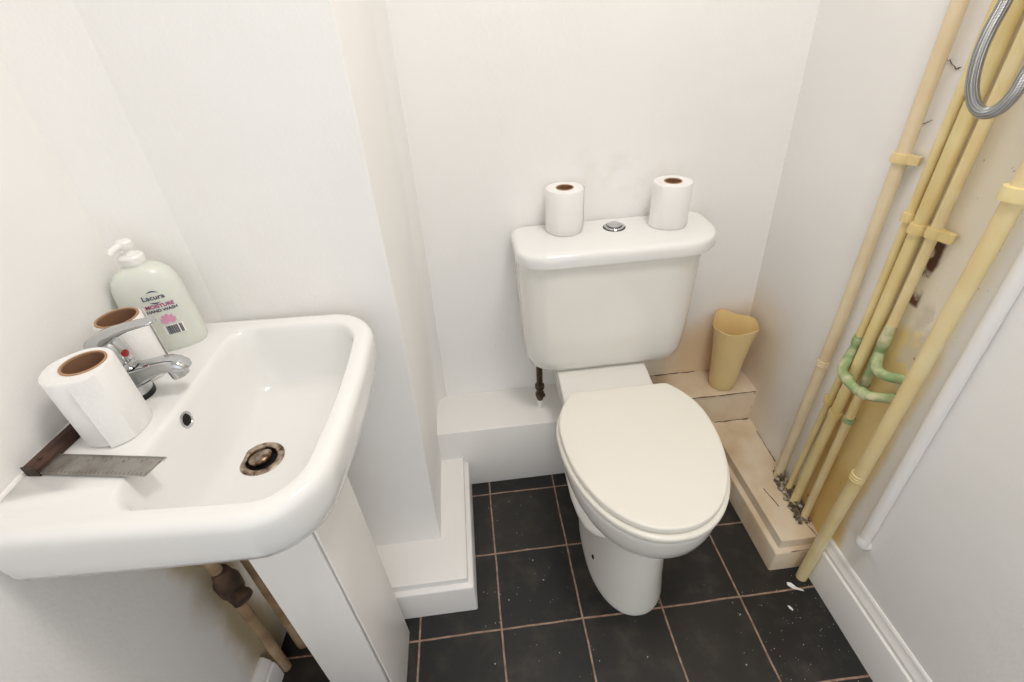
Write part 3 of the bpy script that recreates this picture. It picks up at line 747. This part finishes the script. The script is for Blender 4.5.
# thin pipe
P2 = thing('wall_pipe', 'thin yellow pipe with a long green branch, between peach pipe and thickest yellow pipe', 'pipe', (1.008, -.222, .108), 0, G_)
pts, f2 = vpath(1.009, -.222, .108, ZT, .019, -.196); bm = bmesh.new(); tube(bm, pts, .0078, 18); obj('pipe_run', bm, M['yellow_pipe'], P2)
ringband('pipe_clip', P2, (f2(.905), -.221, .905), .0078, .018, M['yellow_pipe'], .0035, (.4, 1, .008), .05)
ringband('pipe_clip', P2, (f2(.46), -.2115, .46), .0078, .014, M['yellow_pipe'], .003, (.4, 1, .012), .05)
bm = bmesh.new(); zz = .60
tube(bm, catmull([(f2(.645), -.221, .65), (f2(.62), -.221, .625), (f2(.60)-.010, -.225, .598), (f2(.58)-.028, -.240, .580), (f2(.58)-.036, -.262, .577), (f2(.58)-.036, -.290, .574), (f2(.58)-.028, -.315, .574), (f2(.58)-.010, -.334, .580), (f2(.58)+.0195, -.345, .585)], 7),
     .0096, 18); br = obj('branch_pipe', bm, M['green'], P2, label='green corroded branch bending over the neighbouring pipes into the wall')
for i_, (px, py, pz, ax) in enumerate(((f2(.632), -.221, .636, (0, 0, 1)), (f2(.58)-.035, -.268, .5765, (0, 1, .1)), (f2(.58)-.030, -.311, .574, (-.35, 1, 0)))):
    bm = bmesh.new(); lathe(bm, [(.0097, -.009), (.0112, -.0075), (.0114, .0075), (.0097, .009)], (px, py, pz), ax, 18); obj('solder_collar', bm, M['green'], br)
P3 = thing('wall_pipe', 'thickest yellow painted pipe in the bunch of three on the right wall', 'pipe', (1.004, -.249, .108), 0, G_)
pts, f3 = vpath(1.0045, -.2485, .108, ZT, .014, -.234); bm = bmesh.new(); tube(bm, pts, .0112, 20); obj('pipe_run', bm, M['yellow_pipe'], P3)
ringband('pipe_clip', P3, (f3(.895), -.2485, .895), .0112, .019, M['yellow_pipe'], .0035, None, .05)
ringband('pipe_clip', P3, (f3(.45), -.2425, .45), .0112, .016, M['yellow_pipe'], .003, None, .05)
P4 = thing('wall_pipe', 'slim pale cream pipe with a green corroded tee, beside the bare ochre plaster', 'pipe', (1.004, -.281, .108), 0, G_)
pts, f4 = vpath(1.0035, -.2805, .108, ZT, .0125); bm = bmesh.new(); tube(bm, pts, .0088, 18); obj('pipe_run', bm, M['pale_pipe'], P4)
ringband('pipe_clip', P4, (f4(.90), -.2805, .90), .0088, .018, M['yellow_pipe'], .004, (.3, -1, .022), .05)
ringband('pipe_clip', P4, (f4(.468), -.2805, .468), .0088, .014, M['green'], .0025, None)
bm = bmesh.new(); lathe(bm, [(.0089, 0), (.0098, .004), (.0098, .10), (.0108, .102), (.0108, .125), (.0098, .127), (.0098, .145), (.0089, .150)], (f4(.6), -.2805, .565), (-.0125, 0, 1), 18); tee = obj('tee_joint', bm, M['green'], P4, label='green corroded tee joint')
bm = bmesh.new(); tube(bm, catmull([(f4(.65), -.2805, .652), (f4(.64)-.008, -.290, .640), (f4(.63)-.014, -.303, .629), (f4(.63)-.010, -.322, .627), (f4(.63)+.004, -.335, .628), (1.0165, -.343, .628)], 6), .0094, 18); obj('branch_pipe', bm, M['green'], tee)
P5 = thing('wall_pipe', 'fat cream yellow pipe running down to the floor in front of the skirting', 'pipe', (.974, -.372, 0), 0, G_)
pts = [(.977, -.372, .0), (.976, -.376, .2), (.9745, -.382, .4), (.9735, -.388, .7), (.9725, -.391, 1.0), (.9715, -.392, 1.4), (.971, -.392, ZT)]
bm = bmesh.new(); tube(bm, pts, .0132, 24); obj('pipe_run', bm, M['pale_pipe'], P5)
ringband('pipe_clip', P5, (.9715, -.389, 1.005), .0132, .021, M['yellow_pipe'], .005, (1, .55, .018), .05)
coils(P5, (.9735, -.381, .405), .0132, M['pale_pipe'], 3, .007)
P6 = thing('wall_pipe', 'white painted pipe ending in an elbow against the right wall above the skirting', 'pipe', (.998, -.437, .25), 0, G_)
bm = bmesh.new(); tube(bm, [(1.0005, -.4375, .262), (1.0005, -.434, .45), (1.0005, -.429, .70), (1.0005, -.424, 1.0), (1.0005, -.42, 1.5), (1.0005, -.42, ZT)], .0122, 20); obj('pipe_run', bm, M['trim'], P6)
bm = bmesh.new(); tube(bm, catmull([(1.0005, -.4375, .268), (.998, -.438, .256), (1.0005, -.4385, .249), (1.006, -.439, .246), (1.016, -.439, .245)], 6), .0130, 20); obj('elbow', bm, M['trim'], P6)

# rubble where the pipes go through the boxing
bm = bmesh.new(); rnd = random.Random(11)
feet = [(1.014, -.138), (1.009, -.197), (1.003, -.235), (1.001, -.281)]
for i in range(170):
    q_ = rnd.uniform(0, 3); k_ = min(2, int(q_)); f_ = q_-k_
    fx, fy = (feet[k_][j_]+(feet[k_+1][j_]-feet[k_][j_])*f_ for j_ in (0, 1))
    a = rnd.uniform(0, 2*PI); d = rnd.random()**.7
    cx, cy = fx+.005+.021*d*math.cos(a), fy+.021*d*math.sin(a)
    s_ = rnd.uniform(.003, .0085)
    r_ = bmesh.ops.create_icosphere(bm, subdivisions=1, radius=s_)
    zc = .108+s_*.5+rnd.uniform(0, .030)*(1-d)
    for v_ in r_['verts']: v_.co = Vector((v_.co.x*rnd.uniform(.6, 1.4)+cx, v_.co.y*rnd.uniform(.6, 1.4)+cy, max(.1082, v_.co.z*rnd.uniform(.6, 1.1)+zc)))
rb = obj('crumbled_plaster', bm, M['rubble'], sharp=15); tag(rb, 'crumbled grey plaster rubble around the feet of the pipes on the boxing', 'rubble', kind='stuff')

# ------------------------------------------------------------------ flexible hose
hs = thing('flexible_hose', 'grey braided steel hose looping down in front of the yellow pipes', 'hose', (.93, -.33, 1.10))
hp = [(.935, -.302, 1.62), (.933, -.298, 1.40), (.931, -.293, 1.28), (.93, -.2905, 1.224), (.93, -.286, 1.193), (.93, -.2865, 1.161), (.93, -.2955, 1.128), (.93, -.312, 1.106), (.93, -.331, 1.0995), (.93, -.3485, 1.108), (.93, -.3585, 1.128), (.93, -.361, 1.150), (.935, -.3645, 1.19), (.945, -.368, 1.26), (.955, -.37, 1.36)]
bm = bmesh.new(); tube(bm, catmull(hp, 12), .0079, 20, True, True); obj('hose_run', bm, M['braid'], hs, sharp=70)
bm = bmesh.new(); lathe(bm, [(.0075, 0), (.0095, .002), (.0095, .03), (.0115, .032), (.0115, .05), (.008, .052)], (.955, -.37, 1.35), (.12, -.03, 1), 12); obj('end_nut', bm, M['chrome'], hs)

# ------------------------------------------------------------------ bits on the floor
bm = bmesh.new()
o1 = [(.932, -.381), (.940, -.384), (.949, -.396), (.962, -.404), (.961, -.409), (.946, -.403), (.938, -.398), (.930, -.388)]
loft(bm, [[Vector((x, y, z0+.0015*math.sin(i*1.7))) for i, (x, y) in enumerate(o1)] for z0 in (.0020, .0028)])
tag(obj('paper_scrap', bm, M['scrap'], smooth=False), 'small torn white paper scrap on the dark floor below the fat pipe', 'scrap')
bm = bmesh.new()
o1 = [(.902, -.436), (.907, -.438), (.911, -.447), (.908, -.449), (.903, -.443)]
loft(bm, [[Vector((x, y, z0+.0008*math.sin(i*1.7))) for i, (x, y) in enumerate(o1)] for z0 in (.0012, .0022)])
tag(obj('paint_chip', bm, M['scrap'], smooth=False), 'tiny white paint chip on the tile in front of the paper scrap', 'paint chip')
bm = bmesh.new(); rnd = random.Random(5)
for i in range(230):
    if i < 110: x, y = rnd.uniform(.74, .985), rnd.uniform(-.75, -.38)
    elif i < 170: x, y = rnd.uniform(.16, .40), rnd.uniform(-.55, -.02)
    else: x, y = rnd.uniform(.05, .98), rnd.uniform(-.8, -.35)
    if x > .89 and y > -.36: continue
    r_ = rnd.uniform(.0003, .0011) if rnd.random() < .93 else rnd.uniform(.0012, .0022)
    n_ = 5; a0 = rnd.uniform(0, 6)
    lp = [(x+r_*rnd.uniform(.5, 1.3)*math.cos(a0+2*PI*k/n_), y+r_*rnd.uniform(.5, 1.3)*math.sin(a0+2*PI*k/n_)) for k in range(n_)]
    loft(bm, [[Vector((a, b3, z)) for a, b3 in lp] for z in (.0, .0005)])
fl = obj('paint_flecks', bm, M['fleck'], smooth=False); tag(fl, 'fine white paint flecks scattered over the dark floor tiles', 'flecks', kind='stuff')

# ------------------------------------------------------------------ light
W = bpy.data.worlds.new('daylight'); S.world = W; W.use_nodes = True
W.node_tree.nodes['Background'].inputs[0].default_value = (0.95, 0.975, 1.0, 1); W.node_tree.nodes['Background'].inputs[1].default_value = 1.4
def area(name, loc, rot, size, energy, color, sizey=None):
    l = bpy.data.lights.new(name, 'AREA'); l.energy = energy; l.color = color; l.size = size
    if sizey: l.shape = 'RECTANGLE'; l.size_y = sizey
    else: l.shape = 'DISK'
    o = bpy.data.objects.new(name, l); COL.objects.link(o); o.location = loc; o.rotation_euler = rot; return o
area('ceiling_lamp', (.62, -.62, 2.30), (0, 0, 0), .34, 11.2, (1, .955, .91))

# ------------------------------------------------------------------ camera (recovered from the tile grid and the pipes)
cam = bpy.data.cameras.new('camera'); co = bpy.data.objects.new('camera', cam); COL.objects.link(co)
yaw, pitch, roll = .0696, .6166, .0633
f = Vector((math.sin(yaw)*math.cos(pitch), math.cos(yaw)*math.cos(pitch), -math.sin(pitch)))
r0 = Vector((math.cos(yaw), -math.sin(yaw), 0)); d0 = f.cross(r0)
r2 = r0*math.cos(roll)+d0*math.sin(roll); d2 = -r0*math.sin(roll)+d0*math.cos(roll)
mw = Matrix(((r2.x, -d2.x, -f.x, .22866), (r2.y, -d2.y, -f.y, -.9797), (r2.z, -d2.z, -f.z, 1.26644), (0, 0, 0, 1)))
co.matrix_world = mw
cam.sensor_width = 36; cam.lens = 493.5/1024*36; cam.clip_start = .02
S.camera = co
S.view_settings.view_transform = 'Standard'; S.view_settings.look = 'None'; S.view_settings.gamma = 1; S.view_settings.use_curve_mapping = False
S.view_settings.exposure = 0.0
S.cycles.max_bounces = 12; S.cycles.diffuse_bounces = 8
